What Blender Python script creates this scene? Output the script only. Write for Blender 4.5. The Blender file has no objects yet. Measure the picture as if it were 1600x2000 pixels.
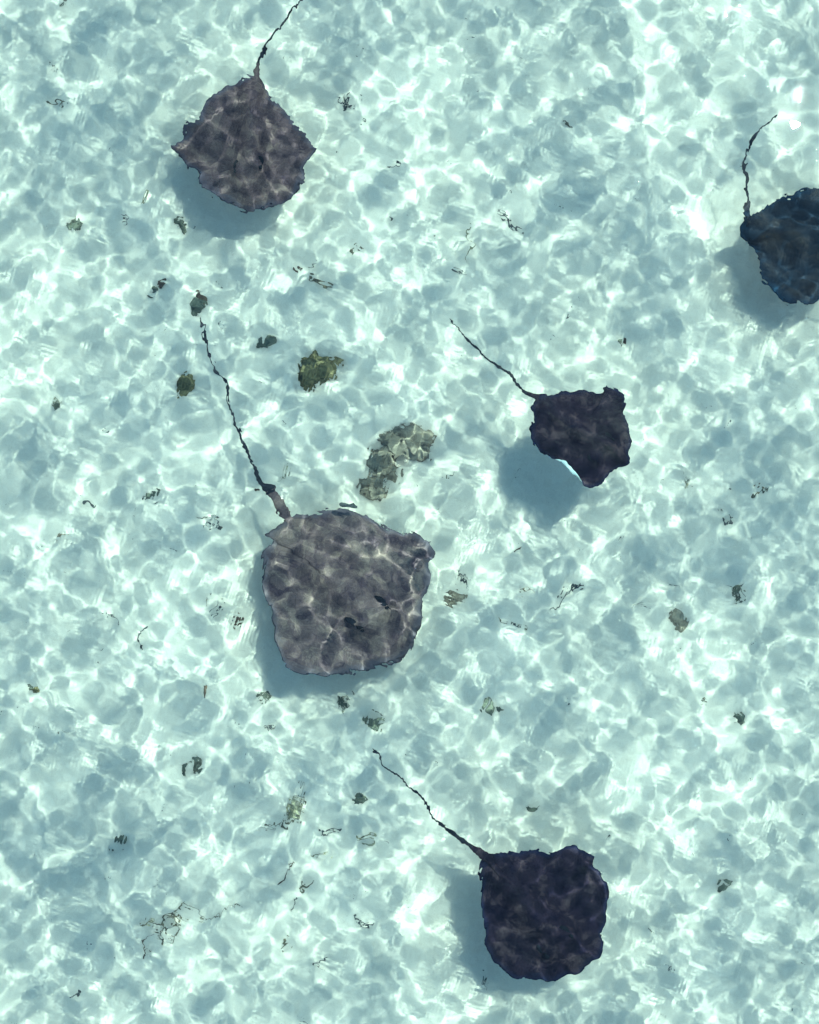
import bpy, bmesh, math, random
import numpy as np
from mathutils import Vector, noise

# ------------------------------------------------------------------ camera, sky, sun
S = bpy.context.scene
CAM_Z = 13.35            # metres above the water
FPX = 4300.0           # focal length in pixels of the 1600 x 2000 photograph
IOR = 1.33
SEABED = -1.3
cam = bpy.data.cameras.new('camera')
co = bpy.data.objects.new('camera', cam)
S.collection.objects.link(co)
co.location = (0, 0, CAM_Z)
cam.sensor_fit = 'VERTICAL'
cam.angle = 2 * math.atan(1000 / FPX)
cam.clip_end = 1000
S.camera = co

SUN_AZ = math.radians(50)      # from +x towards +y
SUN_ZE = math.radians(30)      # from straight up
sd = Vector((math.sin(SUN_ZE) * math.cos(SUN_AZ), math.sin(SUN_ZE) * math.sin(SUN_AZ), math.cos(SUN_ZE)))
L = bpy.data.lights.new('sun', 'SUN')
L.energy = 5.0
L.angle = math.radians(0.7)
L.color = (1.0, 0.73, 0.65)
L.cycles.is_caustics_light = True
lo = bpy.data.objects.new('sun', L)
S.collection.objects.link(lo)
lo.location = sd * 20
lo.rotation_euler = sd.to_track_quat('Z', 'Y').to_euler()
w = bpy.data.worlds.new('World')
S.world = w
w.use_nodes = True
nt = w.node_tree
sky = nt.nodes.new('ShaderNodeTexSky')
sky.sky_type = 'NISHITA'
sky.sun_disc = False
sky.sun_elevation = math.pi / 2 - SUN_ZE
sky.sun_rotation = math.pi / 2 - SUN_AZ
nt.links.new(sky.outputs[0], nt.nodes['Background'].inputs[0])
nt.nodes['Background'].inputs[1].default_value = 0.11
S.view_settings.view_transform = 'Standard'
S.view_settings.look = 'None'
S.view_settings.gamma = 1
S.view_settings.exposure = 1.27
S.view_settings.use_curve_mapping = False
S.cycles.caustics_refractive = True
S.cycles.caustics_reflective = False
S.cycles.use_denoising = True
S.cycles.max_bounces = 8
S.cycles.transmission_bounces = 6

rnd = random.Random(7)


# ------------------------------------------------------------------ helpers
def P(px, py, depth):
    """The point at this depth under (flat) water seen at this pixel of the photograph."""
    dx, dy = (px - 800) / FPX, (1000 - py) / FPX
    r = math.hypot(dx, dy)
    x, y = dx * CAM_Z, dy * CAM_Z
    if r > 1e-9 and depth > 0:
        st = math.sin(math.atan(r)) / IOR
        k = depth * math.tan(math.asin(st)) / r
        x += dx * k
        y += dy * k
    return x, y


def tag(o, label=None, cat=None, group=None, kind=None):
    for k, v in (('label', label), ('category', cat), ('group', group), ('kind', kind)):
        if v:
            o[k] = v
    return o


def link(name, me, mats, parent=None, smooth=True):
    for m in (mats if isinstance(mats, (list, tuple)) else [mats]):
        me.materials.append(m)
    if smooth:
        me.shade_smooth()
    o = bpy.data.objects.new(name, me)
    S.collection.objects.link(o)
    if parent:
        o.parent = parent
    o.cycles.is_caustics_receiver = True
    return o


def mesh_np(name, V, F):
    me = bpy.data.meshes.new(name)
    V = np.asarray(V, dtype=np.float32)
    F = np.asarray(F, dtype=np.int32)
    me.vertices.add(len(V))
    me.vertices.foreach_set('co', V.ravel())
    me.loops.add(F.size)
    me.loops.foreach_set('vertex_index', F.ravel())
    me.polygons.add(len(F))
    me.polygons.foreach_set('loop_start', np.arange(0, F.size, F.shape[1], dtype=np.int32))
    me.update(calc_edges=True)
    return me


def sheet(name, xs, ys, fz):
    X, Y = np.meshgrid(xs, ys)
    Z = fz(X, Y)
    ny, nx = Z.shape
    i = np.arange(ny * nx).reshape(ny, nx)
    F = np.stack([i[:-1, :-1], i[:-1, 1:], i[1:, 1:], i[1:, :-1]], -1).reshape(-1, 4)
    return mesh_np(name, np.stack([X, Y, Z], -1).reshape(-1, 3), F)


def axis(half, step, far):
    c = list(np.arange(-half, half + step / 2, step))
    out, p, s = [], half, step
    while p < far:
        s *= 1.22
        p += s
        out.append(p)
    return np.array([-v for v in reversed(out)] + c + out)


def new_mat(name):
    m = bpy.data.materials.new(name)
    m.use_nodes = True
    t = m.node_tree
    b = t.nodes['Principled BSDF']
    return m, t, b


def nd(t, kind, **kw):
    n = t.nodes.new(kind)
    for k, v in kw.items():
        if k in n.inputs.keys():
            n.inputs[k].default_value = v
        else:
            setattr(n, k, v)
    return n


def ramp(t, src, stops):
    r = t.nodes.new('ShaderNodeValToRGB')
    el = r.color_ramp.elements
    while len(el) < len(stops):
        el.new(0.5)
    for e, (p, c) in zip(el, stops):
        e.position = p
        e.color = (*c, 1) if len(c) == 3 else c
    t.links.new(src, r.inputs[0])
    return r


# ------------------------------------------------------------------ water surface
rng = np.random.default_rng(11)
WHX, WHY = 3.9, 4.5
WAVES = []
for lam0, lam1, slope, n in ((0.7, 1.8, 0.030, 10), (0.35, 0.7, 0.045, 16), (0.17, 0.30, 0.027, 26), (0.09, 0.15, 0.037, 40)):
    for _ in range(n):
        lam = math.exp(rng.uniform(math.log(lam0), math.log(lam1)))
        k = 2 * math.pi / lam
        th = rng.uniform(0, 2 * math.pi)
        WAVES.append((lam, k * math.cos(th), k * math.sin(th), slope * math.sqrt(2 / n) / k, rng.uniform(0, 6.283)))


def wave_z(X, Y):
    Z = np.zeros_like(X)
    d = np.maximum(np.maximum(np.abs(X) - WHX, np.abs(Y) - WHY), 0)
    E = 1 + 0.10 * np.sin(2.1 * X + 1.3 * Y + 1.0) + 0.09 * np.sin(-1.2 * X + 2.6 * Y + 4.0) + 0.06 * np.sin(4.1 * X - 1.1 * Y)
    for lam, kx, ky, a, ph in WAVES:
        Z += a * (E if lam < 0.31 else 1) * np.clip(1 - d / (lam * 12), 0, 1) * np.sin(kx * X + ky * Y + ph)
    # one steeper little wavelet whose face mirrors the sun
    gx, gy = P(1553, 245, 0)
    vx, vy = gx / CAM_Z, gy / CAM_Z
    hv = Vector((-vx, -vy, 1)).normalized() + sd
    sx, sy = -hv.x / hv.z, -hv.y / hv.z
    for (ox, oy, rad) in ((0, 0, 0.20), (0.16, -0.13, 0.07)):
        DX, DY = X - gx - ox, Y - gy - oy
        g = np.exp(-(DX * DX + DY * DY) / rad ** 2)
        i0 = np.argmin(DX * DX + DY * DY)
        Z = Z * (1 - g) + g * (Z.ravel()[i0] + sx * DX + sy * DY)
    return Z


m_water = bpy.data.materials.new('sea water')
m_water.use_nodes = True
t = m_water.node_tree
t.nodes.clear()
out = nd(t, 'ShaderNodeOutputMaterial')
gl = nd(t, 'ShaderNodeBsdfGlass', IOR=IOR, Roughness=0.0, Color=(0.64, 0.975, 0.985, 1))
t.links.new(gl.outputs[0], out.inputs[0])
tc = nd(t, 'ShaderNodeTexCoord')
n1 = nd(t, 'ShaderNodeTexNoise', Scale=13.0, Detail=1.2, Roughness=0.5, Distortion=0.6)
t.links.new(tc.outputs['Object'], n1.inputs['Vector'])
b1 = nd(t, 'ShaderNodeBump', Strength=1.0, Distance=0.0048)
t.links.new(n1.outputs[0], b1.inputs['Height'])
prev = b1
for ang, sc, off in ((0.3, 42.0, 0.0), (1.9, 36.0, 5.0)):
    mp = nd(t, 'ShaderNodeMapping')
    mp.inputs['Rotation'].default_value = (0, 0, ang)
    mp.inputs['Location'].default_value = (off, off * 2, 0)
    t.links.new(tc.outputs['Object'], mp.inputs[0])
    wv = nd(t, 'ShaderNodeTexWave', Scale=sc / 3.1, Distortion=9.0, Detail=0.0)
    wv.inputs['Detail Scale'].default_value = 0.14
    t.links.new(mp.outputs[0], wv.inputs['Vector'])
    mk = nd(t, 'ShaderNodeTexNoise', Scale=3.2, Detail=1.0)
    t.links.new(mp.outputs[0], mk.inputs['Vector'])
    mr = ramp(t, mk.outputs[0], [(0.47, (0, 0, 0)), (0.68, (1, 1, 1))])
    mu = nd(t, 'ShaderNodeMath', operation='MULTIPLY')
    t.links.new(wv.outputs['Fac'], mu.inputs[0])
    t.links.new(mr.outputs[0], mu.inputs[1])
    b = nd(t, 'ShaderNodeBump', Strength=1.0, Distance=0.0003)
    t.links.new(mu.outputs[0], b.inputs['Height'])
    t.links.new(prev.outputs[0], b.inputs['Normal'])
    prev = b
# the small face that mirrors the sun is smooth, without capillary ripples
gx, gy = P(1553, 245, 0)
dn = nd(t, 'ShaderNodeVectorMath', operation='DISTANCE')
dn.inputs[1].default_value = (gx, gy, 0)
fl = nd(t, 'ShaderNodeVectorMath', operation='MULTIPLY')
fl.inputs[1].default_value = (1, 1, 0)
t.links.new(tc.outputs['Object'], fl.inputs[0])
t.links.new(fl.outputs[0], dn.inputs[0])
sm_ = nd(t, 'ShaderNodeMapRange')
sm_.inputs['From Min'].default_value = 0.08
sm_.inputs['From Max'].default_value = 0.22
t.links.new(dn.outputs['Value'], sm_.inputs['Value'])
for n_ in [q for q in t.nodes if q.type == 'BUMP']:
    t.links.new(sm_.outputs[0], n_.inputs['Strength'])
t.links.new(prev.outputs[0], gl.inputs['Normal'])

water = link('water', sheet('water', axis(WHX, 0.0125, 150), axis(WHY, 0.0125, 150), wave_z), m_water)
water.cycles.is_caustics_receiver = False
water.cycles.is_caustics_caster = True
tag(water, 'clear rippled shallow sea water', kind='structure')

# ------------------------------------------------------------------ sandy sea floor
rs = np.random.default_rng(5)
SW = []
for _ in range(26):
    lam = math.exp(rs.uniform(math.log(0.25), math.log(2.5)))
    th = rs.uniform(0, 6.283)
    SW.append((lam, 6.283 / lam * math.cos(th), 6.283 / lam * math.sin(th), 0.0028 * lam ** 0.8, rs.uniform(0, 6.283)))


def bed_z(X, Y):
    Z = np.zeros_like(X) + SEABED
    d = np.maximum(np.maximum(np.abs(X) - 4.4, np.abs(Y) - 5.0), 0)
    for lam, kx, ky, a, ph in SW:
        Z += a * np.clip(1 - d / (lam * 8), 0, 1) * np.sin(kx * X + ky * Y + ph)
    return Z


def bed(x, y):
    return float(bed_z(np.array([[x]]), np.array([[y]]))[0, 0])


m_sand, t, b = new_mat('coral sand')
tc = nd(t, 'ShaderNodeTexCoord')
nz = nd(t, 'ShaderNodeTexNoise', Scale=2.2, Detail=5.0, Roughness=0.6)
t.links.new(tc.outputs['Object'], nz.inputs['Vector'])
r1 = ramp(t, nz.outputs[0], [(0.3, (0.84, 0.655, 0.54)), (0.7, (0.92, 0.72, 0.60))])
ng = nd(t, 'ShaderNodeTexNoise', Scale=240.0, Detail=3.0, Roughness=0.7)
t.links.new(tc.outputs['Object'], ng.inputs['Vector'])
r2 = ramp(t, ng.outputs[0], [(0.3, (0.86, 0.86, 0.86)), (0.6, (1, 1, 1))])
mx = nd(t, 'ShaderNodeMix', data_type='RGBA', blend_type='MULTIPLY')
mx.inputs[0].default_value = 1
nm = nd(t, 'ShaderNodeTexNoise', Scale=22.0, Detail=6.0, Roughness=0.7, Distortion=0.3)
t.links.new(tc.outputs['Object'], nm.inputs['Vector'])
rm = ramp(t, nm.outputs[0], [(0.35, (0.90, 0.90, 0.89)), (0.6, (1, 1, 1))])
mx0 = nd(t, 'ShaderNodeMix', data_type='RGBA', blend_type='MULTIPLY')
mx0.inputs[0].default_value = 1
t.links.new(r1.outputs[0], mx0.inputs[6])
t.links.new(rm.outputs[0], mx0.inputs[7])
t.links.new(mx0.outputs[2], mx.inputs[6])
t.links.new(r2.outputs[0], mx.inputs[7])
t.links.new(mx.outputs[2], b.inputs['Base Color'])
b.inputs['Roughness'].default_value = 1
b.inputs['Subsurface Weight'].default_value = 1.0
b.inputs['Subsurface Radius'].default_value = (1, 1, 1)
b.inputs['Subsurface Scale'].default_value = 0.16
b.subsurface_method = 'BURLEY'
b.inputs['Specular IOR Level'].default_value = 0
bp = nd(t, 'ShaderNodeBump', Strength=0.35, Distance=0.004)
t.links.new(ng.outputs[0], bp.inputs['Height'])
t.links.new(bp.outputs[0], b.inputs['Normal'])
sand = link('seabed', sheet('seabed', axis(4.4, 0.04, 150), axis(5.0, 0.04, 150), bed_z), m_sand)
tag(sand, 'pale sandy sea floor', kind='structure')


# ------------------------------------------------------------------ stingrays
def ray_material(name, dark, mid, light, rim):
    m, t, b = new_mat(name)
    tc = nd(t, 'ShaderNodeTexCoord')
    a = nd(t, 'ShaderNodeTexNoise', Scale=9.0, Detail=6.0, Roughness=0.65, Distortion=0.4)
    t.links.new(tc.outputs['Object'], a.inputs['Vector'])
    r = ramp(t, a.outputs[0], [(0.36, dark), (0.52, mid), (0.68, light)])  # skin mottle; on the backs its contrast also imitates caustic light
    f = nd(t, 'ShaderNodeTexNoise', Scale=120.0, Detail=2.0)
    t.links.new(tc.outputs['Object'], f.inputs['Vector'])
    rf = ramp(t, f.outputs[0], [(0.35, (0.7, 0.7, 0.7)), (0.65, (1, 1, 1))])
    mx = nd(t, 'ShaderNodeMix', data_type='RGBA', blend_type='MULTIPLY')
    mx.inputs[0].default_value = 1
    t.links.new(r.outputs[0], mx.inputs[6])
    t.links.new(rf.outputs[0], mx.inputs[7])
    at = nd(t, 'ShaderNodeAttribute', attribute_name='rim')
    m2 = nd(t, 'ShaderNodeMix', data_type='RGBA')
    t.links.new(at.outputs['Fac'], m2.inputs[0])
    t.links.new(mx.outputs[2], m2.inputs[6])
    m2.inputs[7].default_value = (*rim, 1)
    t.links.new(m2.outputs[2], b.inputs['Base Color'])
    b.inputs['Roughness'].default_value = 0.9
    b.inputs['Specular IOR Level'].default_value = 0.0
    bp = nd(t, 'ShaderNodeBump', Strength=0.5, Distance=0.01)
    t.links.new(a.outputs[0], bp.inputs['Height'])
    t.links.new(bp.outputs[0], b.inputs['Normal'])
    return m


m_under, t, b = new_mat('pale ray underside')
b.inputs['Base Color'].default_value = (0.72, 0.76, 0.72, 1)
b.inputs['Roughness'].default_value = 0.5
m_tail = ray_material('dark ray tail skin', (0.012, 0.012, 0.018), (0.028, 0.026, 0.034), (0.06, 0.05, 0.055), (0.02, 0.02, 0.03))
m_eye, t, b = new_mat('dark ray eye')
b.inputs['Base Color'].default_value = (0.008, 0.008, 0.012, 1)
b.inputs['Roughness'].default_value = 0.9
b.inputs['Specular IOR Level'].default_value = 0.0
m_lid, t, b = new_mat('ray eye lid')
b.inputs['Base Color'].default_value = (0.05, 0.042, 0.045, 1)
b.inputs['Roughness'].default_value = 0.6


def smooth_closed(pts, n):
    """resample a closed outline to n points by arc length"""
    pts = [Vector(p) for p in pts]
    m = len(pts)
    dense = []
    for i in range(m):
        p0, p1, p2, p3 = pts[i - 1], pts[i], pts[(i + 1) % m], pts[(i + 2) % m]
        for k in range(8):
            u = k / 8
            dense.append(0.5 * ((2 * p1) + (p2 - p0) * u + (2 * p0 - 5 * p1 + 4 * p2 - p3) * u * u + (3 * p1 - p0 - 3 * p2 + p3) * u ** 3))
    acc = [0]
    for i in range(len(dense)):
        acc.append(acc[-1] + (dense[(i + 1) % len(dense)] - dense[i]).length)
    res, j = [], 0
    for q in range(n):
        s = acc[-1] * q / n
        while acc[j + 1] < s:
            j += 1
        u = (s - acc[j]) / max(acc[j + 1] - acc[j], 1e-9)
        res.append(dense[j].lerp(dense[(j + 1) % len(dense)], u))
    return res


def smooth_open(pts, per=6):
    pts = [Vector(p) for p in pts]
    pts = [pts[0] * 2 - pts[1]] + pts + [pts[-1] * 2 - pts[-2]]
    outp = []
    for i in range(1, len(pts) - 2):
        p0, p1, p2, p3 = pts[i - 1:i + 3]
        for k in range(per):
            u = k / per
            outp.append(0.5 * ((2 * p1) + (p2 - p0) * u + (2 * p0 - 5 * p1 + 4 * p2 - p3) * u * u + (3 * p1 - p0 - 3 * p2 + p3) * u ** 3))
    outp.append(pts[-2])
    return outp


def tube(bm, pts, radii, seg=8, flat=1.0, mi=0):
    rings = []
    for i, p in enumerate(pts):
        d = (pts[min(i + 1, len(pts) - 1)] - pts[max(i - 1, 0)]).normalized()
        s = d.cross(Vector((0, 0, 1)))
        s = s.normalized() if s.length > 1e-4 else Vector((1, 0, 0))
        u = s.cross(d).normalized()
        r = radii[i]
        rings.append([bm.verts.new(p + s * (r * math.cos(a)) + u * (r * flat * math.sin(a)))
                      for a in (2 * math.pi * k / seg for k in range(seg))])
    fs = []
    for a, b in zip(rings, rings[1:]):
        for k in range(seg):
            fs.append(bm.faces.new((a[k], a[(k + 1) % seg], b[(k + 1) % seg], b[k])))
    fs.append(bm.faces.new(list(reversed(rings[0]))))
    fs.append(bm.faces.new(rings[-1]))
    for f in fs:
        f.material_index = mi
        f.smooth = True


def make_ray(zoom, outline, tail, eyes, snout, depth, thick, mat, seed, label, tail_px, tail_dz=0.05,
             undul=0.03, folds=(), tilt=(0, 0)):
    """zoom = (x0, y0, scale): the outline was read from an enlarged crop of the photograph"""
    x0, y0, sc = zoom

    def Q(p):
        return Vector(P(x0 + p[0] / sc, y0 + p[1] / sc, depth))
    N, R = 220, 34
    o2 = smooth_closed([Q(p) for p in outline], N)
    c = sum(o2, Vector((0, 0))) / N
    tb, sn = Q(tail[0]), Q(snout)
    ax = (sn - tb).normalized()
    c = tb + ax * (c - tb).dot(ax)
    ey = [Q(e) for e in eyes]
    length = (sn - tb).length
    rr = random.Random(seed)
    phs = [rr.uniform(0, 6.28) for _ in range(8)]
    rim = []
    for i, p in enumerate(o2):          # slightly ragged margin
        q = p + (p - c).normalized() * (0.003 * math.sin(i * 0.41 + phs[0]) + 0.002 * math.sin(i * 0.87 + phs[1]))
        rim.append(q)
    side = Vector((-ax.y, ax.x))

    def shape(p, rho, th):
        rel = p - c
        u = rel.dot(ax) / length
        v = rel.dot(side) / length
        dome = max(0.0, 1 - rho ** 1.9) ** 1.15
        mid = math.exp(-(v / 0.13) ** 2) * max(0.0, 1 - rho ** 2.5)
        top = thick * 1.9 * (0.36 * dome ** 1.5 + 0.64 * mid) + 0.004
        for e in ey:
            d = (p - e).length
            top += thick * 0.55 * math.exp(-(d / (0.040 * length / 0.9 + 0.008)) ** 2)
        bot = -thick * 0.30 * max(0.0, 1 - rho ** 2) - 0.003
        wv = undul * rho ** 3 * (math.sin(3 * th + phs[2]) + 0.6 * math.sin(5 * th + phs[3]) + 0.35 * math.sin(11 * th + phs[4]))
        wv += 0.006 * rho ** 8 * math.sin(23 * th + phs[5])
        wv += 0.004 * math.sin(26 * u + phs[6]) * math.sin(21 * v + phs[7]) * (1 - rho)
        zz = tilt[0] * u + tilt[1] * v
        return wv + zz, top, bot
    V, F, MI, RIM = [], [], [], []
    FI = {q: min(range(N), key=lambda k_: (o2[k_] - Q(q)).length) for f_ in folds for q in f_[:2]}
    grid = {}
    for s_ in (0, 1):
        for j in range(1, R + 1):
            rho = (j / R) ** 0.85
            for i in range(N):
                if s_ == 1 and j == R:
                    grid[s_, j, i] = grid[0, j, i]
                    continue
                th = 2 * math.pi * i / N
                p = c + (rim[i] - c) * rho
                base, top, bot = shape(p, rho, th)
                off_ = 0.0 if j == R else (top if s_ == 0 else bot)
                z = base + off_
                for (pa, pb, start, rad) in folds:
                    i0, i1 = FI[pa] / N, FI[pb] / N
                    ii = i / N
                    if i0 < ii < i1:
                        wgt = math.sin((ii - i0) / (i1 - i0) * math.pi) ** 0.6
                        full = (rim[i] - c).length
                        dist = (rho - start) * full * wgt
                        if dist > 0:
                            phi = min(dist / rad, 3.0)
                            extra = max(0.0, dist - phi * rad)
                            dirv = (rim[i] - c).normalized()
                            f0 = c + (rim[i] - c) * rho - dirv * dist
                            p = f0 + dirv * (rad * math.sin(phi) + extra * math.cos(phi))
                            p = p - dirv * (off_ * math.sin(phi))
                            z = base + off_ * math.cos(phi) + rad * (1 - math.cos(phi)) + extra * math.sin(phi) + 0.006
                grid[s_, j, i] = len(V)
                V.append((p.x, p.y, z))
                RIM.append(max(0.0, (rho - 0.9) / 0.1) ** 1.3 if s_ == 0 else 0)
    cidx = []
    for s_ in (0, 1):
        base, top, bot = shape(c, 0, 0)
        cidx.append(len(V))
        V.append((c.x, c.y, base + (top if s_ == 0 else bot)))
        RIM.append(0)
    bm = bmesh.new()
    bv = [bm.verts.new(v) for v in V]
    for i in range(N):
        i2 = (i + 1) % N
        for s_ in (0, 1):
            tri = [bv[cidx[s_]], bv[grid[s_, 1, i]], bv[grid[s_, 1, i2]]]
            f = bm.faces.new(tri)
            f.material_index = s_
            for j in range(1, R):
                q = [grid[s_, j, i], grid[s_, j + 1, i], grid[s_, j + 1, i2], grid[s_, j, i2]]
                f = bm.faces.new([bv[k] for k in q])
                f.material_index = s_
    bmesh.ops.recalc_face_normals(bm, faces=bm.faces[:])
    zc = -depth
    me = bpy.data.meshes.new('body')
    for v in bm.verts:
        v.co.z += zc
    bm.to_mesh(me)
    bm.free()
    me.attributes.new('rim', 'FLOAT', 'POINT').data.foreach_set('value', RIM)
    # tail, united with the disc
    tp2 = smooth_open([Q(p) for p in tail], 5)
    inner = [tb + ax * (length * f) for f in (0.30, 0.2, 0.1, 0.04)]
    allp = inner + tp2
    tot = len(tp2)
    mpp = (CAM_Z + depth / IOR) / FPX          # metres per photograph pixel at this depth
    pts, rad = [], []
    for i, p in enumerate(allp):
        if i < len(inner):
            b_, top_, bot_ = shape(p, 0.3 + 0.6 * i / len(inner), 0)
            hgt = shape(p, min(0.97, (p - c).length / max(1e-6, (tb - c).length)), 0)[1]
            pts.append(Vector((p.x, p.y, zc + hgt * (0.80 + 0.12 * i / len(inner)))))
            rad.append(tail_px[0] * mpp * (0.9 + 0.12 * i / len(inner)))
        else:
            u = (i - len(inner)) / (tot - 1)
            zz = zc + 0.012 + tail_dz * u + 0.02 * math.sin(5 * u + phs[1])
            pts.append(Vector((p.x, p.y, zz)))
            rad.append(1.15 * mpp * (tail_px[2] + (tail_px[1] - tail_px[2]) * (1 - u) ** 1.1 + (tail_px[0] - tail_px[1]) * max(0, 1 - u * 5.5) ** 1.6))
    bm = bmesh.new()
    tube(bm, pts, rad, 10, 0.75, 2)
    for k_, f_ in enumerate(bm.faces):
        if k_ < 10 * (len(inner) + 5):
            f_.material_index = 0
    bmesh.ops.recalc_face_normals(bm, faces=bm.faces[:])
    tme = bpy.data.meshes.new('tail')
    bm.to_mesh(tme)
    bm.free()
    body = link('body', me, [mat, m_under, m_tail])
    tob = bpy.data.objects.new('tail', tme)
    for q in (mat, m_under, m_tail):
        tme.materials.append(q)
    S.collection.objects.link(tob)
    md = body.modifiers.new('u', 'BOOLEAN')
    md.operation = 'UNION'
    md.object = tob
    md.solver = 'EXACT'
    bpy.context.view_layer.update()
    ev = body.evaluated_get(bpy.context.evaluated_depsgraph_get())
    me2 = bpy.data.meshes.new_from_object(ev)
    body.modifiers.clear()
    if len(me2.polygons) > len(me.polygons):
        body.data = me2
        me2.shade_smooth()
    bpy.data.objects.remove(tob)
    root = bpy.data.objects.new('stingray', None)
    S.collection.objects.link(root)
    root.location = (c.x, c.y, zc)
    root.empty_display_size = 0.2
    tag(root, label, 'stingray', 'stingrays swimming over the sand')
    body.parent = root
    body.location = (-c.x, -c.y, -zc)
    for e in ey:
        b_, top_, _ = shape(e, 0.6, math.atan2(0, 1))
        side_s = 1 if (e - c).dot(side) > 0 else -1
        # ray-cast the true surface height
        hit, hp, hn, _i = body.ray_cast(Vector((e.x, e.y, 1)), Vector((0, 0, -1)))
        hz = hp.z if hit else zc + top_
        k = length / 0.8
        bm = bmesh.new()
        bmesh.ops.create_icosphere(bm, subdivisions=3, radius=1)
        ang = math.atan2(ax.y, ax.x)
        for v in bm.verts:
            a, b2, z3 = v.co.x * 0.016 * k, v.co.y * 0.010 * k, v.co.z * 0.010 * k
            v.co = Vector((a * math.cos(ang) - b2 * math.sin(ang), a * math.sin(ang) + b2 * math.cos(ang), z3))
        em = bpy.data.meshes.new('eye')
        bm.to_mesh(em)
        bm.free()
        eo = link('eye', em, m_eye, root)
        ep = e + side * side_s * 0.012 * k
        eo.location = (ep.x - c.x, ep.y - c.y, hz - zc - 0.003)
        bm = bmesh.new()
        bmesh.ops.create_icosphere(bm, subdivisions=3, radius=1)
        for v in bm.verts:
            v.co = Vector((v.co.x * 0.030 * k, v.co.y * 0.020 * k, v.co.z * 0.007 * k))
        sm = bpy.data.meshes.new('spiracle')
        bm.to_mesh(sm)
        bm.free()
        sp = e - ax * 0.040 * k + side * side_s * 0.01 * k
        hit, hp, hn, _i = body.ray_cast(Vector((sp.x, sp.y, 1)), Vector((0, 0, -1)))
        so = link('spiracle', sm, m_eye, root)
        so.location = (sp.x - c.x, sp.y - c.y, (hp.z if hit else hz) - zc - 0.002)
        so.rotation_euler = (0, 0, ang)
    return root


m_brown = ray_material('brown ray skin', (0.070, 0.042, 0.054), (0.180, 0.108, 0.107), (0.37, 0.23, 0.19), (0.13, 0.10, 0.12))
m_grey = ray_material('grey brown ray skin', (0.040, 0.024, 0.034), (0.105, 0.060, 0.066), (0.24, 0.145, 0.13), (0.08, 0.065, 0.09))
m_black = ray_material('dark ray skin', (0.007, 0.005, 0.013), (0.024, 0.014, 0.024), (0.095, 0.055, 0.062), (0.014, 0.015, 0.038))
m_blue = ray_material('blue black ray skin', (0.005, 0.010, 0.019), (0.014, 0.020, 0.033), (0.05, 0.042, 0.048), (0.010, 0.028, 0.055))

make_ray((250, 0, 3.2),
         [(830, 500), (870, 580), (960, 680), (1030, 760), (1110, 850), (1168, 925), (1150, 980), (1110, 1040), (1085, 1120),
          (1050, 1210), (960, 1270), (870, 1300), (800, 1310), (740, 1330), (690, 1310), (610, 1260), (520, 1205), (460, 1130),
          (440, 1070), (390, 1010), (330, 945), (293, 893), (350, 865), (365, 805), (430, 760), (470, 680), (520, 600),
          (560, 560), (640, 520), (700, 475), (770, 470)],
         [(800, 500), (812, 400), (850, 320), (900, 250), (950, 170), (1005, 90), (1080, 0), (1160, -90)],
         [(672, 1085), (825, 1055)], (745, 1320), 0.78, 0.095, m_grey, 1,
         'grey brown stingray in the top left quarter, its short kinked tail pointing up', (8.5, 2.6, 1.1), undul=0.028)
make_ray((1350, 200, 4.444),
         [(530, 1010), (600, 960), (690, 880), (850, 810), (950, 765), (1060, 742), (1200, 780), (1330, 880), (1420, 1010),
          (1470, 1160), (1465, 1330), (1390, 1480), (1280, 1600), (1150, 1700), (1030, 1765), (900, 1745), (780, 1680), (680, 1600), (600, 1480),
          (580, 1350), (570, 1250), (455, 1150), (465, 1050)],
         [(520, 1050), (470, 940), (475, 830), (480, 720), (460, 620), (460, 560), (480, 470), (520, 390), (560, 330),
          (620, 260), (680, 200), (728, 152)],
         [(1250, 1330), (1310, 1200)], (1455, 1270), 0.85, 0.085, m_blue, 2,
         'blue black stingray cut by the right edge of the picture, thin tail curving upwards', (5.5, 3.0, 1.0), undul=0.032)
make_ray((450, 900, 3.2),
         [(390, 325), (470, 330), (620, 315), (750, 315), (890, 350), (1000, 400), (1080, 430), (1150, 430), (1220, 470), (1275, 530),
          (1300, 605), (1245, 660), (1250, 730), (1240, 830), (1215, 890), (1190, 950), (1175, 1040), (1150, 1130),
          (1110, 1200), (1050, 1240), (940, 1270), (830, 1300), (700, 1330), (560, 1340), (440, 1335), (350, 1305), (320, 1210),
          (280, 1100), (260, 970), (225, 860), (212, 740), (215, 640), (222, 560), (270, 500), (240, 450), (320, 385)],
         [(350, 350), (262, 195), (200, 130), (163, 60), (145, -10), (82, -130), (30, -235), (0, -320),
          (-22, -480), (-62, -540), (-100, -600), (-135, -690), (-160, -810), (-170, -900)],
         [(820, 1035), (955, 925)], (1110, 1205), 0.80, 0.125, m_brown, 3,
         'largest stingray, brown with mottle that also imitates rippling light, in the middle under its very long tail', (8.5, 3.2, 1.0), undul=0.021)
make_ray((850, 600, 3.5556),
         [(740, 635), (830, 620), (930, 590), (1010, 575), (1090, 590), (1145, 592), (1158, 556), (1215, 558), (1290, 590), (1318, 690), (1300, 740),
          (1330, 830), (1350, 910), (1345, 1000), (1345, 1085), (1270, 1110), (1185, 1165), (1150, 1228), (1090, 1246), (1035, 1245),
          (965, 1215), (900, 1165), (850, 1110), (800, 1045), (735, 1000), (690, 940), (670, 860), (685, 780), (665, 710), (700, 665)],
         [(745, 655), (640, 610), (570, 550), (510, 470), (430, 410), (330, 330), (270, 270), (200, 200), (150, 140), (97, 88)],
         [(1110, 1060), (1215, 930)], (1330, 1075), 0.47, 0.075, m_black, 4,
         'small black stingray with one pale underside edge curled up, right of the centre', (6.5, 2.6, 0.9), undul=0.03,
         folds=(((1035, 1245), (800, 1045), 0.80, 0.012),))
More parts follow.
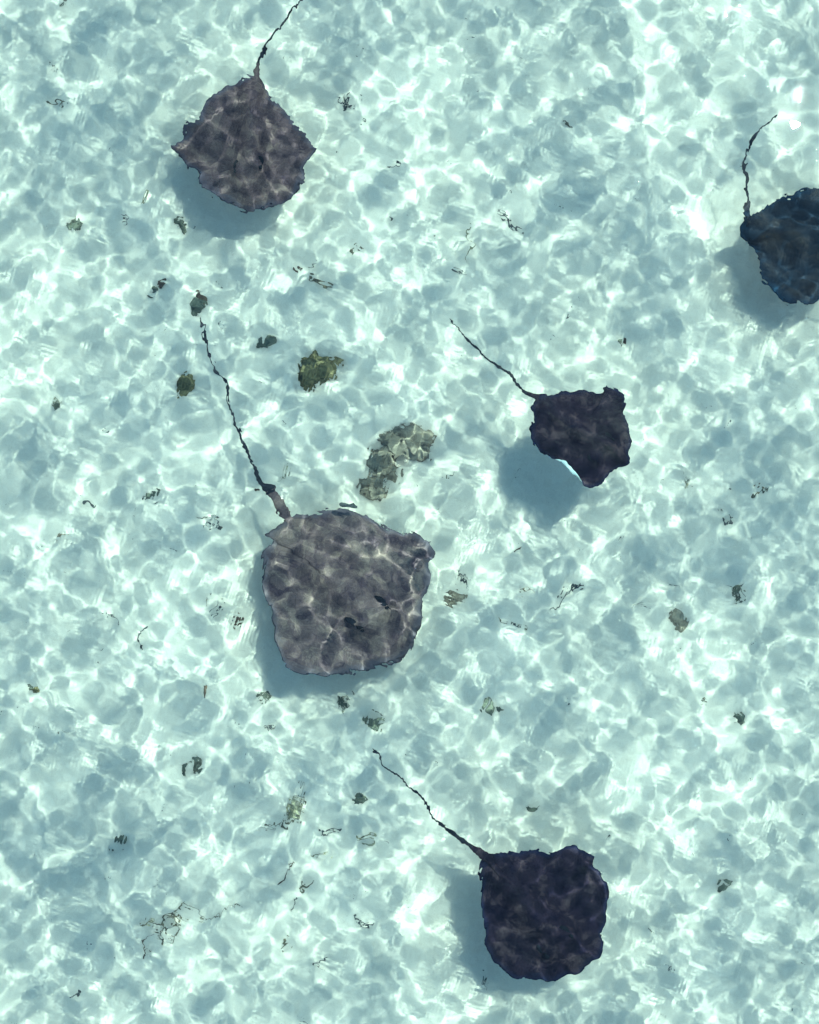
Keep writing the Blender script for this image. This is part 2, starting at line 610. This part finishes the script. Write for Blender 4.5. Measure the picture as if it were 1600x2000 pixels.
make_ray((700, 1430, 2.909),
         [(745, 700), (800, 688), (880, 675), (980, 662), (1090, 672), (1135, 664), (1195, 645), (1262, 664), (1340, 704), (1332, 752),
          (1365, 790), (1405, 840), (1435, 900), (1420, 980), (1395, 1080), (1380, 1180), (1365, 1260), (1290, 1320),
          (1230, 1370), (1150, 1395), (1050, 1410), (950, 1405), (870, 1395), (800, 1340), (740, 1270), (700, 1200),
          (722, 1140), (700, 1060), (685, 980), (680, 900), (690, 850), (680, 790), (700, 730)],
         [(735, 725), (640, 660), (580, 610), (540, 570), (510, 540), (450, 490), (400, 420), (370, 370), (310, 310),
          (265, 270), (250, 240), (190, 205), (150, 170), (130, 120), (88, 85)],
         [(1075, 1250), (1190, 1145)], (1290, 1330), 0.62, 0.10, m_black, 5,
         'near black stingray at the bottom right, tail reaching up and left', (7.5, 3.0, 0.9), undul=0.032)


# ------------------------------------------------------------------ rocks, seaweed and twigs on the sand
def weed_mat(name, c1, c2, scale=25.0):
    m, t, b = new_mat(name)
    tc = nd(t, 'ShaderNodeTexCoord')
    a = nd(t, 'ShaderNodeTexNoise', Scale=scale, Detail=5.0, Roughness=0.7)
    t.links.new(tc.outputs['Object'], a.inputs['Vector'])
    r = ramp(t, a.outputs[0], [(0.38, c1), (0.62, c2)])
    t.links.new(r.outputs[0], b.inputs['Base Color'])
    b.inputs['Roughness'].default_value = 0.9
    b.inputs['Specular IOR Level'].default_value = 0.1
    bp = nd(t, 'ShaderNodeBump', Strength=0.8, Distance=0.01)
    t.links.new(a.outputs[0], bp.inputs['Height'])
    t.links.new(bp.outputs[0], b.inputs['Normal'])
    return m


M_ALGAE = weed_mat('olive algae', (0.10, 0.082, 0.042), (0.27, 0.20, 0.10))
M_ROCK = weed_mat('algae stained rock', (0.19, 0.14, 0.105), (0.36, 0.27, 0.20))
M_DARKWEED = weed_mat('dark green weed', (0.10, 0.10, 0.075), (0.22, 0.20, 0.15))
M_REDWEED = weed_mat('reddish brown weed', (0.08, 0.045, 0.04), (0.2, 0.12, 0.08))
M_TWIG = weed_mat('brown twig', (0.10, 0.08, 0.06), (0.24, 0.18, 0.12))
M_DARKTWIG = weed_mat('blackened twig', (0.05, 0.05, 0.055), (0.14, 0.125, 0.115))
M_PALE = weed_mat('pale tan weed', (0.20, 0.16, 0.10), (0.38, 0.32, 0.22))
MPP = (CAM_Z - SEABED / IOR) / FPX


def place(name, bm, mat, px, py, rot, label, cat, group=None, lift=0.0):
    me = bpy.data.meshes.new(name)
    bm.to_mesh(me)
    bm.free()
    o = link(name, me, mat)
    x, y = P(px, py, -SEABED)
    o.location = (x, y, bed(x, y) + lift)
    o.rotation_euler = (0, 0, rot)
    tag(o, label, cat, group)
    return o


def rock(px, py, a, b, h, rot, mat, seed, label, name='rock', cat='rock', rough=0.35, group=None, fronds=0):
    """lumpy stone or clump, a x b photograph pixels half-size"""
    bm = bmesh.new()
    bmesh.ops.create_icosphere(bm, subdivisions=5 if a > 22 else 4, radius=1)
    off = Vector((seed * 3.1, seed * 1.7, seed * .9))
    A, B = a * MPP, b * MPP
    for v in bm.verts:
        n = v.co.normalized()
        d = 1 + rough * 1.5 * noise.noise(n * 1.4 + off) + rough * 0.9 * noise.noise(n * 3.6 + off) + rough * .45 * noise.noise(n * 8 + off)
        v.co = Vector((n.x * d * A, n.y * d * B, max(-.2, n.z) * d * h))
    rr = random.Random(seed)
    if fronds:
        for _ in range(fronds):
            an = rr.uniform(0, 6.28)
            q = rr.uniform(0.3, 1.0)
            s = Vector((math.cos(an) * A * q, math.sin(an) * B * q, h * (1 - q) * .8))
            d = Vector((math.cos(an + rr.uniform(-1, 1)), math.sin(an + rr.uniform(-1, 1)), rr.uniform(.1, .8)))
            l = rr.uniform(.12, .32) * min(A, B)
            e = s + d * l
            m_ = (s + e) / 2 + Vector((rr.uniform(-.2, .2) * l, rr.uniform(-.2, .2) * l, .1 * l))
            tube(bm, [s, m_, e], [l * .12, l * .16, l * .05], 5, .5)
    return place(name, bm, mat, px, py, rot, label, cat, group)


def strand(pts, r_px, mat, label, name='twig', cat='twig', seed=0, r_end=None, branches=0, lift=0.006, group=None, arch=0.012):
    pts = [Vector(P(p[0], p[1], -SEABED)) for p in pts]
    c = sum(pts, Vector((0, 0))) / len(pts)
    rr = random.Random(seed + 99)
    sp = smooth_open(pts, 6)
    n = len(sp)
    bm = bmesh.new()
    p3, rad = [], []
    for i, p in enumerate(sp):
        u = i / (n - 1)
        p3.append(Vector((p.x - c.x + rr.uniform(-.25, .25) * MPP, p.y - c.y + rr.uniform(-.25, .25) * MPP,
                          bed(p.x, p.y) - SEABED + arch * math.sin(3.14 * u) + 0.2 * r_px * MPP)))
        rad.append(0.85 * MPP * ((r_px + ((r_end if r_end is not None else r_px * .5) - r_px) * u) * rr.uniform(.75, 1.25)))
    tube(bm, p3, rad, 6)
    for _ in range(branches):
        i = rr.randrange(1, n - 1)
        an = rr.uniform(0, 6.28)
        l = rr.uniform(4, 11) * MPP
        e = p3[i] + Vector((math.cos(an) * l, math.sin(an) * l, rr.uniform(0, .01)))
        md = (p3[i] + e) / 2 + Vector((rr.uniform(-.3, .3) * l, rr.uniform(-.3, .3) * l, .003))
        tube(bm, [p3[i], md, e], [rad[i] * .8, rad[i] * .65, rad[i] * .3], 5)
    me = bpy.data.meshes.new(name)
    bm.to_mesh(me)
    bm.free()
    o = link(name, me, mat)
    o.location = (c.x, c.y, SEABED + lift)
    tag(o, label, cat, group)
    return o


def tuft(px, py, size, mat, seed, label, n=26, name='seaweed', cat='seaweed', squash=1.0, rot=0.0, curl=1.0, group=None):
    """a clump of many thin bent fronds"""
    rr = random.Random(seed * 13 + 5)
    bm = bmesh.new()
    A = size * 0.88 * MPP
    for _ in range(n):
        an = rr.uniform(0, 6.28)
        q = rr.random() ** .6 * .55
        s = Vector((math.cos(an) * A * q, math.sin(an) * A * q * squash, .004))
        a2 = rr.uniform(0, 6.28)
        l = A * rr.uniform(.35, .8)
        pts = [s]
        for k in range(4):
            a2 += rr.uniform(-.9, .9) * curl
            s = s + Vector((math.cos(a2) * l / 4, math.sin(a2) * l / 4 * squash, rr.uniform(-.002, .008)))
            s.z = max(s.z, .003)
            pts.append(s)
        r0 = A * rr.uniform(.035, .08)
        tube(bm, pts, [r0, r0 * 1.3, r0 * 1.2, r0 * .8, r0 * .3], 5, .6)
    return place(name, bm, mat, px, py, rot, label, cat, group)


# bigger rocks
rock(620, 722, 33, 29, .10, 0.2, M_ALGAE, 3, 'largest yellow green algae covered rock, above the middle of the picture', fronds=160, rough=.36)
rock(797, 867, 46, 29, .08, -0.3, M_ROCK, 5, 'broad grey brown flat rock, uppermost of three in a bent row', fronds=90, rough=.36)
rock(758, 908, 27, 26, .07, -0.6, M_ROCK, 8, 'grey green rock in the middle of the bent row of three', fronds=50, rough=.36)
rock(736, 950, 31, 22, .07, 0.1, M_ROCK, 11, 'green tinged rock nearest the largest ray, lowest of the bent row of three', fronds=60, rough=.36)
rock(368, 752, 13, 21, .05, -.15, M_ALGAE, 14, 'olive oblong algae lump between the left side and the long tail', name='algae_lump', cat='algae', fronds=30)
rock(387, 596, 12, 12, .035, .5, M_DARKWEED, 17, 'dark green lump just above the tip of the longest tail', name='algae_lump', cat='algae', fronds=24)
rock(394, 577, 6, 8, .02, .1, M_REDWEED, 18, 'small reddish weed scrap above the dark green lump near the longest tail tip', name='seaweed_scrap', cat='seaweed', fronds=10)
rock(523, 668, 13, 10, .03, .5, M_DARKWEED, 21, 'grey green curved clump upper left of the yellow green rock', name='algae_lump', cat='algae', fronds=24)
rock(318, 563, 7, 8, .03, .2, M_REDWEED, 23, 'dark red brown scrap left of the long tail tip, with green end beside it', name='seaweed_scrap', cat='seaweed', fronds=12)
rock(303, 571, 9, 5, .02, -.3, M_DARKWEED, 24, 'small green scrap touching the red brown scrap left of the long tail tip', name='seaweed_scrap', cat='seaweed', fronds=12)
rock(141, 443, 10, 11, .03, .2, M_DARKWEED, 25, 'dark green weed lump near the upper left edge', name='algae_lump', cat='algae', fronds=20)
strand([(142, 420), (144, 430), (141, 440)], 2.6, M_DARKWEED, 'short dark weed stalk standing on the lump near the upper left edge', 'seaweed_stalk', 'seaweed')
rock(357, 438, 8, 12, .04, 0, M_DARKWEED, 27, 'dark oval weed lump at the lower edge of the top left ray shadow', name='algae_lump', cat='algae', fronds=16)
rock(293, 971, 10, 7, .02, 0, M_DARKWEED, 29, 'small grey green clump level with the base of the longest tail', name='algae_lump', cat='algae', fronds=16)
rock(123, 1047, 8, 5, .02, .4, M_ROCK, 31, 'little grey stone near the left edge at half height', name='stone', cat='stone')
rock(73, 1346, 10, 7, .03, .2, M_ALGAE, 33, 'olive brown lump near the left edge below half height', name='algae_lump', cat='algae', fronds=18)
rock(59, 1341, 5, 4, .015, .2, M_DARKWEED, 34, 'tiny dark scrap touching the olive brown lump near the left edge', name='seaweed_scrap', cat='seaweed')
rock(461, 1215, 6, 8, .03, -.3, M_REDWEED, 35, 'small brown lump just left of the shadow of the largest ray', name='algae_lump', cat='algae', fronds=8)
rock(237, 1646, 7, 14, .04, 0, M_DARKWEED, 37, 'dark green bean shaped lump alone in the lower left', name='sea_cucumber', cat='lump', rough=.2)
rock(706, 1560, 10, 12, .04, -.3, M_DARKWEED, 39, 'grey green pointed lump left of the tail of the bottom right ray', name='algae_lump', cat='algae', fronds=14)
rock(371, 1497, 6, 14, .03, -.5, M_DARKWEED, 41, 'narrow dark green lump, lower left, under the big ray shadow corner', name='algae_lump', cat='algae', fronds=20)
rock(1413, 1725, 10, 13, .03, -.4, M_DARKWEED, 43, 'dark green lump alone to the right of the bottom right ray', name='algae_lump', cat='algae', fronds=28)
rock(1321, 1214, 13, 16, .03, .2, M_ROCK, 45, 'grey green blurred stone right of the centre, level with the eyes of the largest ray', name='stone', cat='stone', fronds=30)
tuft(1436, 1155, 17, M_DARKWEED, 47, 'dark green weed tuft on the right side, level with the large ray', 40)
rock(962, 1385, 6, 13, .02, .5, M_DARKWEED, 49, 'left of two dark green leaves lying side by side in the lower middle', name='leaf', cat='leaf', rough=.3)
rock(981, 1386, 5, 10, .02, .7, M_DARKWEED, 50, 'right and shorter of two dark green leaves lying side by side in the lower middle', name='leaf', cat='leaf', rough=.3)
rock(1440, 1403, 8, 11, .02, .2, M_DARKWEED, 51, 'small grey green scrap at the right, below half height', name='seaweed_scrap', cat='seaweed', fronds=20)
rock(890, 1163, 14, 8, .03, -.2, M_ROCK, 53, 'grey green stone just right of the largest ray', name='stone', cat='stone', fronds=16)
tuft(899, 1125, 16, M_DARKTWIG, 54, 'loose dark fibres upwards from the stone right of the largest ray', 12, squash=2.0, rot=.2)
rock(731, 1415, 14, 10, .03, -.3, M_DARKWEED, 55, 'grey green clump below the largest ray, above the bottom right tail tip', name='algae_lump', cat='algae', fronds=30)
strand([(733, 1394), (740, 1395), (747, 1401)], 1.8, M_DARKWEED, 'short dark leaf stalk just above the clump under the largest ray', 'seaweed_stalk', 'seaweed')
tuft(667, 1372, 17, M_DARKWEED, 57, 'grey weed tuft touching the lower shadow of the largest ray', 30, squash=1.8, rot=-.3)
tuft(520, 1358, 17, M_DARKWEED, 59, 'dark weed tuft at the lower left corner of the big ray shadow', 30, squash=.8)
tuft(530, 1412, 13, M_DARKTWIG, 60, 'sparse dark strands below the lower left corner of the big ray shadow', 12)
tuft(113, 787, 17, M_PALE, 61, 'pale tan weed clump near the left edge, level with the green rock', 60)
tuft(118, 790, 12, M_DARKWEED, 62, 'dark sprigs inside the pale tan clump near the left edge', 14)
tuft(673, 201, 18, M_DARKTWIG, 63, 'thin black feathery weed right of the top left ray', 22, curl=.6)
strand([(758, 330), (766, 327), (775, 326), (783, 322)], 3.0, M_DARKTWIG, 'small dark scrap right of the top left ray near the picture middle', 'seaweed_scrap', 'seaweed', 3)
rock(503, 959, 5, 4, .02, .3, M_REDWEED, 65, 'tiny dark pebble left of the base of the longest tail', name='pebble', cat='pebble')
tuft(1337, 942, 14, M_PALE, 66, 'pale green weed right of the small black ray', 22, squash=1.6)
rock(1214, 663, 6, 4, .015, 0, M_DARKWEED, 67, 'leftmost of three dark crumbs above the small black ray', name='pebble', cat='pebble', group='dark crumbs above the small black ray')
rock(1223, 672, 3, 5, .015, 0, M_DARKWEED, 68, 'lowest of three dark crumbs above the small black ray', name='pebble', cat='pebble', group='dark crumbs above the small black ray')
rock(1233, 665, 3, 5, .015, 0, M_REDWEED, 69, 'rightmost of three dark crumbs above the small black ray', name='pebble', cat='pebble', group='dark crumbs above the small black ray')
tuft(128, 5, 12, M_DARKWEED, 70, 'dim weed tuft at the top edge near the left corner', 30, squash=1.5)
rock(1040, 1577, 10, 5, .02, -.3, M_DARKWEED, 71, 'flat dark scrap above the bottom right ray', name='seaweed_scrap', cat='seaweed', fronds=12)
tuft(570, 1583, 30, M_PALE, 73, 'round pale olive weed mat in the lower middle with brown stems round it', 110, squash=1.0)
strand([(540, 1606), (560, 1612), (580, 1600), (592, 1585), (597, 1568), (590, 1556), (573, 1556)], 2.4, M_TWIG,
       'brown stem bent round the pale olive weed mat', seed=5, branches=8)
strand([(588, 1554), (592, 1540), (588, 1520)], 1.3, M_TWIG, 'thin twig rising from the top of the pale olive weed mat', seed=6)
strand([(500, 1612), (522, 1608), (545, 1600)], 1.3, M_TWIG, 'thin twig left of the pale olive weed mat', seed=7)
# tangle in the lower left
strand([(286, 1804), (300, 1805), (318, 1808), (328, 1790), (345, 1778), (352, 1768), (370, 1776), (385, 1777), (397, 1790)], 2.2, M_TWIG,
       'long brown weed strand looping along the top of the lower left tangle', 'seaweed_strand', 'seaweed', 8, branches=12)
strand([(322, 1835), (322, 1820), (330, 1808), (345, 1808), (347, 1820), (340, 1836), (330, 1832)], 2.0, M_TWIG,
       'brown weed ring in the lower left tangle', 'seaweed_strand', 'seaweed', 9, branches=6)
strand([(285, 1872), (292, 1850), (288, 1838), (300, 1826), (318, 1815)], 1.7, M_REDWEED,
       'red brown strand hanging from the lower left end of the tangle', 'seaweed_strand', 'seaweed', 10, branches=6)
strand([(410, 1795), (425, 1785), (440, 1770), (455, 1762), (475, 1768)], 1.4, M_TWIG,
       'thin strand to the right of the lower left tangle', 'seaweed_strand', 'seaweed', 11, branches=6)
tuft(345, 1792, 20, M_TWIG, 12, 'dense brown knot at the heart of the lower left tangle', 24)
tuft(300, 1800, 14, M_PALE, 13, 'pale weed patch at the left end of the lower left tangle', 18)
# twigs and strands
T = [
    ([(598, 546), (610, 546), (622, 551), (632, 557), (645, 561), (652, 558)], 3.4, M_TWIG, 'thick curved brown twig right below the top left ray', 4.0),
    ([(972, 424), (982, 432), (993, 440), (1003, 443), (1016, 444)], 1.8, M_DARKTWIG, 'thin dark curved twig in the upper middle', 1.6),
    ([(877, 523), (886, 524), (900, 530), (911, 532)], 1.3, M_DARKTWIG, 'short thin dark twig above the tail tip of the small black ray', 1.0),
    ([(924, 440), (917, 455), (920, 468), (930, 475), (918, 485), (914, 502)], 1.6, M_PALE, 'pale squiggly strand left of the thin curved twig', 1.0),
    ([(1083, 1198), (1095, 1190), (1104, 1182), (1106, 1168), (1112, 1158), (1125, 1148), (1140, 1145)], 2.2, M_DARKTWIG, 'black S shaped twig right of the largest ray', 2.4),
    ([(291, 1217), (280, 1225), (273, 1238), (272, 1252), (276, 1270)], 1.7, M_DARKTWIG, 'black curved twig left of the largest ray', 1.2),
    ([(1104, 244), (1109, 252), (1114, 261)], 2.2, M_TWIG, 'short brown stick in the upper right part', 1.8),
    ([(555, 905), (558, 920), (553, 935), (540, 940)], 1.4, M_PALE, 'pale hooked strand right of the base of the longest tail', 1.0),
    ([(967, 1207), (969, 1217), (978, 1224), (988, 1224)], 1.8, M_TWIG, 'small J shaped brown strand right of the largest ray', 1.4),
    ([(1002, 1224), (1012, 1223)], 1.8, M_DARKTWIG, 'tiny dark scrap between the J shaped and the coiled strand', 1.4),
    ([(1036, 1217), (1026, 1218), (1024, 1223), (1034, 1226), (1030, 1231), (1022, 1230)], 1.2, M_TWIG, 'small coiled brown strand right of the J shaped one', 1.0),
    ([(1015, 1150), (1028, 1158), (1020, 1150), (1040, 1155), (1046, 1158)], 1.2, M_TWIG, 'faint brown zigzag strand left of the black S shaped twig', 1.0),
    ([(1003, 1073), (1011, 1068), (1017, 1064)], 1.8, M_REDWEED, 'short red brown stick upper right of the largest ray', 1.6),
    ([(1412, 1008), (1418, 1018), (1424, 1025)], 1.8, M_DARKTWIG, 'left prong of a dark twig pair near the right edge', 1.6),
    ([(1422, 1004), (1427, 1014), (1428, 1026)], 1.9, M_DARKTWIG, 'right prong of a dark twig pair near the right edge', 1.8),
    ([(1428, 959), (1433, 953), (1436, 950)], 1.6, M_DARKTWIG, 'tiny dark stick right of the pale green weed', 1.6),
    ([(1470, 970), (1480, 962), (1490, 956), (1501, 950)], 1.2, M_TWIG, 'thin dotted strand ending near the right edge', 2.2),
    ([(1305, 1147), (1315, 1149), (1326, 1152)], 1.2, M_DARKTWIG, 'thin dark twig above the blurred grey stone', 1.2),
    ([(1233, 1189), (1245, 1185), (1265, 1183)], 1.0, M_TWIG, 'hair thin twig left above the blurred grey stone', 1.6),
    ([(160, 985), (167, 993), (174, 991)], 1.8, M_DARKTWIG, 'small black hooked scrap in the left part', 1.4),
    ([(380, 1012), (395, 1011), (410, 1006), (422, 1012), (431, 1030)], 1.5, M_DARKTWIG, 'dark bent weed strand left of the largest ray upper corner', 1.8),
    ([(395, 1030), (408, 1022), (425, 1022)], 1.2, M_DARKTWIG, 'thin weed strand under the dark bent strand', 1.0),
    ([(200, 1200), (212, 1205), (222, 1208), (226, 1220)], 1.4, M_DARKTWIG, 'faint dark strand left of the black curved twig', 1.2),
    ([(428, 1177), (427, 1190), (417, 1200)], 1.2, M_DARKTWIG, 'thin hooked strand left of the big ray shadow', 1.4),
    ([(406, 1165), (404, 1185)], 1.3, M_TWIG, 'straight faint stick left of the hooked strand by the big ray', 1.0),
    ([(90, 192), (104, 193), (118, 197), (130, 203)], 1.3, M_TWIG, 'thin brown stem in the top left corner area', 1.0),
    ([(98, 125), (103, 132), (108, 140)], 1.1, M_DARKTWIG, 'thin dark stick above the thin brown stem in the top left', 1.0),
    ([(275, 400), (280, 385), (285, 368)], 1.8, M_PALE, 'tan strand left of the top left ray shadow', 2.2),
    ([(240, 425), (252, 428), (248, 440), (240, 440)], 1.1, M_DARKTWIG, 'thin hooked thread left of the dark oval weed lump', 1.0),
    ([(688, 1344), (692, 1350)], 2.2, M_DARKTWIG, 'tiny black scrap on the lower shadow edge of the largest ray', 2.0),
    ([(698, 1636), (710, 1635), (725, 1634), (733, 1638)], 1.7, M_PALE, 'upper of two tan blades left of the bottom right ray', 2.0),
    ([(715, 1645), (725, 1650), (733, 1652), (733, 1644)], 1.6, M_PALE, 'lower curled one of two tan blades left of the bottom right ray', 1.6),
    ([(635, 1626), (645, 1625), (655, 1624), (667, 1624)], 1.8, M_DARKTWIG, 'dark ragged strand in the lower middle', 1.8),
    ([(612, 1674), (625, 1673), (643, 1670)], 1.6, M_PALE, 'faint tan blade below the dark ragged strand', 1.6),
    ([(541, 1728), (553, 1718), (560, 1704), (564, 1690), (567, 1684)], 2.0, M_REDWEED, 'forked dark twig in the lower middle left', 1.2),
    ([(590, 1745), (600, 1736), (612, 1728)], 1.8, M_TWIG, 'faint brown strand right of the forked dark twig', 1.6),
    ([(576, 1790), (577, 1778), (582, 1770), (580, 1760)], 1.2, M_DARKTWIG, 'thin dark fork below the faint brown strand', 1.0),
    ([(559, 1830), (562, 1840), (557, 1852)], 2.0, M_TWIG, 'short twisted brown weed in the lower middle', 1.4),
    ([(615, 1886), (625, 1880), (636, 1873)], 2.4, M_DARKTWIG, 'dark ragged scrap near the bottom middle', 1.8),
    ([(594, 1980), (600, 1990), (603, 1996)], 1.8, M_DARKTWIG, 'dark thin leaf at the bottom edge', 1.2),
    ([(698, 1790), (706, 1800), (718, 1806), (725, 1806)], 1.8, M_DARKTWIG, 'dark wispy leaf left of the bottom right ray shadow', 2.2),
    ([(946, 1900), (950, 1912), (946, 1922), (949, 1934)], 2.0, M_DARKTWIG, 'black ragged strand in the shadow of the bottom right ray', 1.4),
    ([(114, 1429), (122, 1433), (131, 1438)], 1.5, M_TWIG, 'straight thin brown stick in the lower left', 1.0),
    ([(136, 1950), (143, 1942), (147, 1934)], 1.5, M_DARKTWIG, 'short dark stick near the bottom left', 1.4),
    ([(1277, 1808), (1283, 1815), (1287, 1819)], 2.0, M_DARKTWIG, 'small dark leaf right of the bottom right ray', 1.2),
    ([(1309, 1886), (1313, 1892)], 1.4, M_DARKTWIG, 'tiny dark stick right of the head of the bottom right ray', 1.2),
    ([(876, 934), (882, 930), (884, 926)], 2.0, M_DARKWEED, 'small green leaf right of the bent row of rocks', 1.4),
    ([(597, 520), (608, 515), (618, 510)], 1.2, M_DARKTWIG, 'thin dark thread above the thick curved twig', 1.2),
    ([(688, 505), (694, 497), (700, 492)], 2.0, M_TWIG, 'small brown scrap in the middle between two upper rays', 1.6),
    ([(571, 525), (577, 529)], 2.6, M_REDWEED, 'tiny red brown crumb left of the thick curved twig', 2.0),
    ([(768, 422), (772, 426), (770, 431)], 2.0, M_DARKTWIG, 'tiny black scrap in the upper middle left of the thin curved twig', 1.4),
    ([(1370, 1370), (1378, 1363), (1382, 1372)], 1.2, M_TWIG, 'tiny brown hook left of the small scrap at the right', 1.2),
    ([(392, 1352), (396, 1362), (394, 1366)], 2.6, M_REDWEED, 'small pinkish brown scrap lower left of the big ray shadow', 2.0),
]
for k, (pts, r, m, lab, re_) in enumerate(T):
    is_scrap = 'scrap' in lab or 'crumb' in lab
    nm = 'seaweed_scrap' if is_scrap else ('seaweed_strand' if any(q in lab for q in ('strand', 'blade', 'leaf', 'weed', 'thread', 'fork', 'hook')) else 'twig')
    strand(pts, r, m, lab, nm, 'twig' if nm == 'twig' else 'seaweed', seed=k, r_end=re_, branches=3 if 'ragged' in lab or 'forked' in lab or 'wispy' in lab else 0)

# dark sliver added as a refracted image of the largest ray's edge
bm = bmesh.new()
lp = [Vector((a * MPP, b * MPP, 0)) for a, b in ((-19, 3), (-10, 1.5), (0, -1), (10, -2), (19, -3.5))]
tube(bm, lp, [1.5 * MPP, 5 * MPP, 4 * MPP, 5 * MPP, 1.5 * MPP], 8, .3)
me = bpy.data.meshes.new('refracted_sliver')
bm.to_mesh(me)
bm.free()
o = link('refracted_sliver', me, M_DARKTWIG)
x, y = P(680, 988, 0.6)
o.location = (x, y, -0.6)
tag(o, 'dark oblong sliver added as a refracted image above the rear edge of the largest ray', 'leaf')

# fine crumbs strewn over the sand
rr = random.Random(21)
V, F = [], []
for _ in range(1500):
    x, y = rr.uniform(-3.6, 3.6), rr.uniform(-4.4, 4.4)
    if noise.noise(Vector((x * 1.3, y * 1.3, 4))) < rr.uniform(-.35, .5):
        continue
    z = bed(x, y)
    s = rr.uniform(.0012, .0042)
    st = rr.uniform(1, 3.2)
    an = rr.uniform(0, 6.28)
    b0 = len(V)
    for (a, b_, c_) in ((1, 0, 0), (0, 1, 0), (-1, 0, 0), (0, -1, 0), (0, 0, 1)):
        X_, Y_ = a * s * st, b_ * s
        V.append((x + X_ * math.cos(an) - Y_ * math.sin(an), y + X_ * math.sin(an) + Y_ * math.cos(an), z + .001 + c_ * s))
    for q in range(4):
        F.append((b0 + q, b0 + (q + 1) % 4, b0 + 4))
o = link('sand_debris', mesh_np('sand_debris', V, F), M_DARKTWIG, smooth=False)
tag(o, 'tiny dark crumbs strewn over the pale sand', 'debris', kind='stuff')
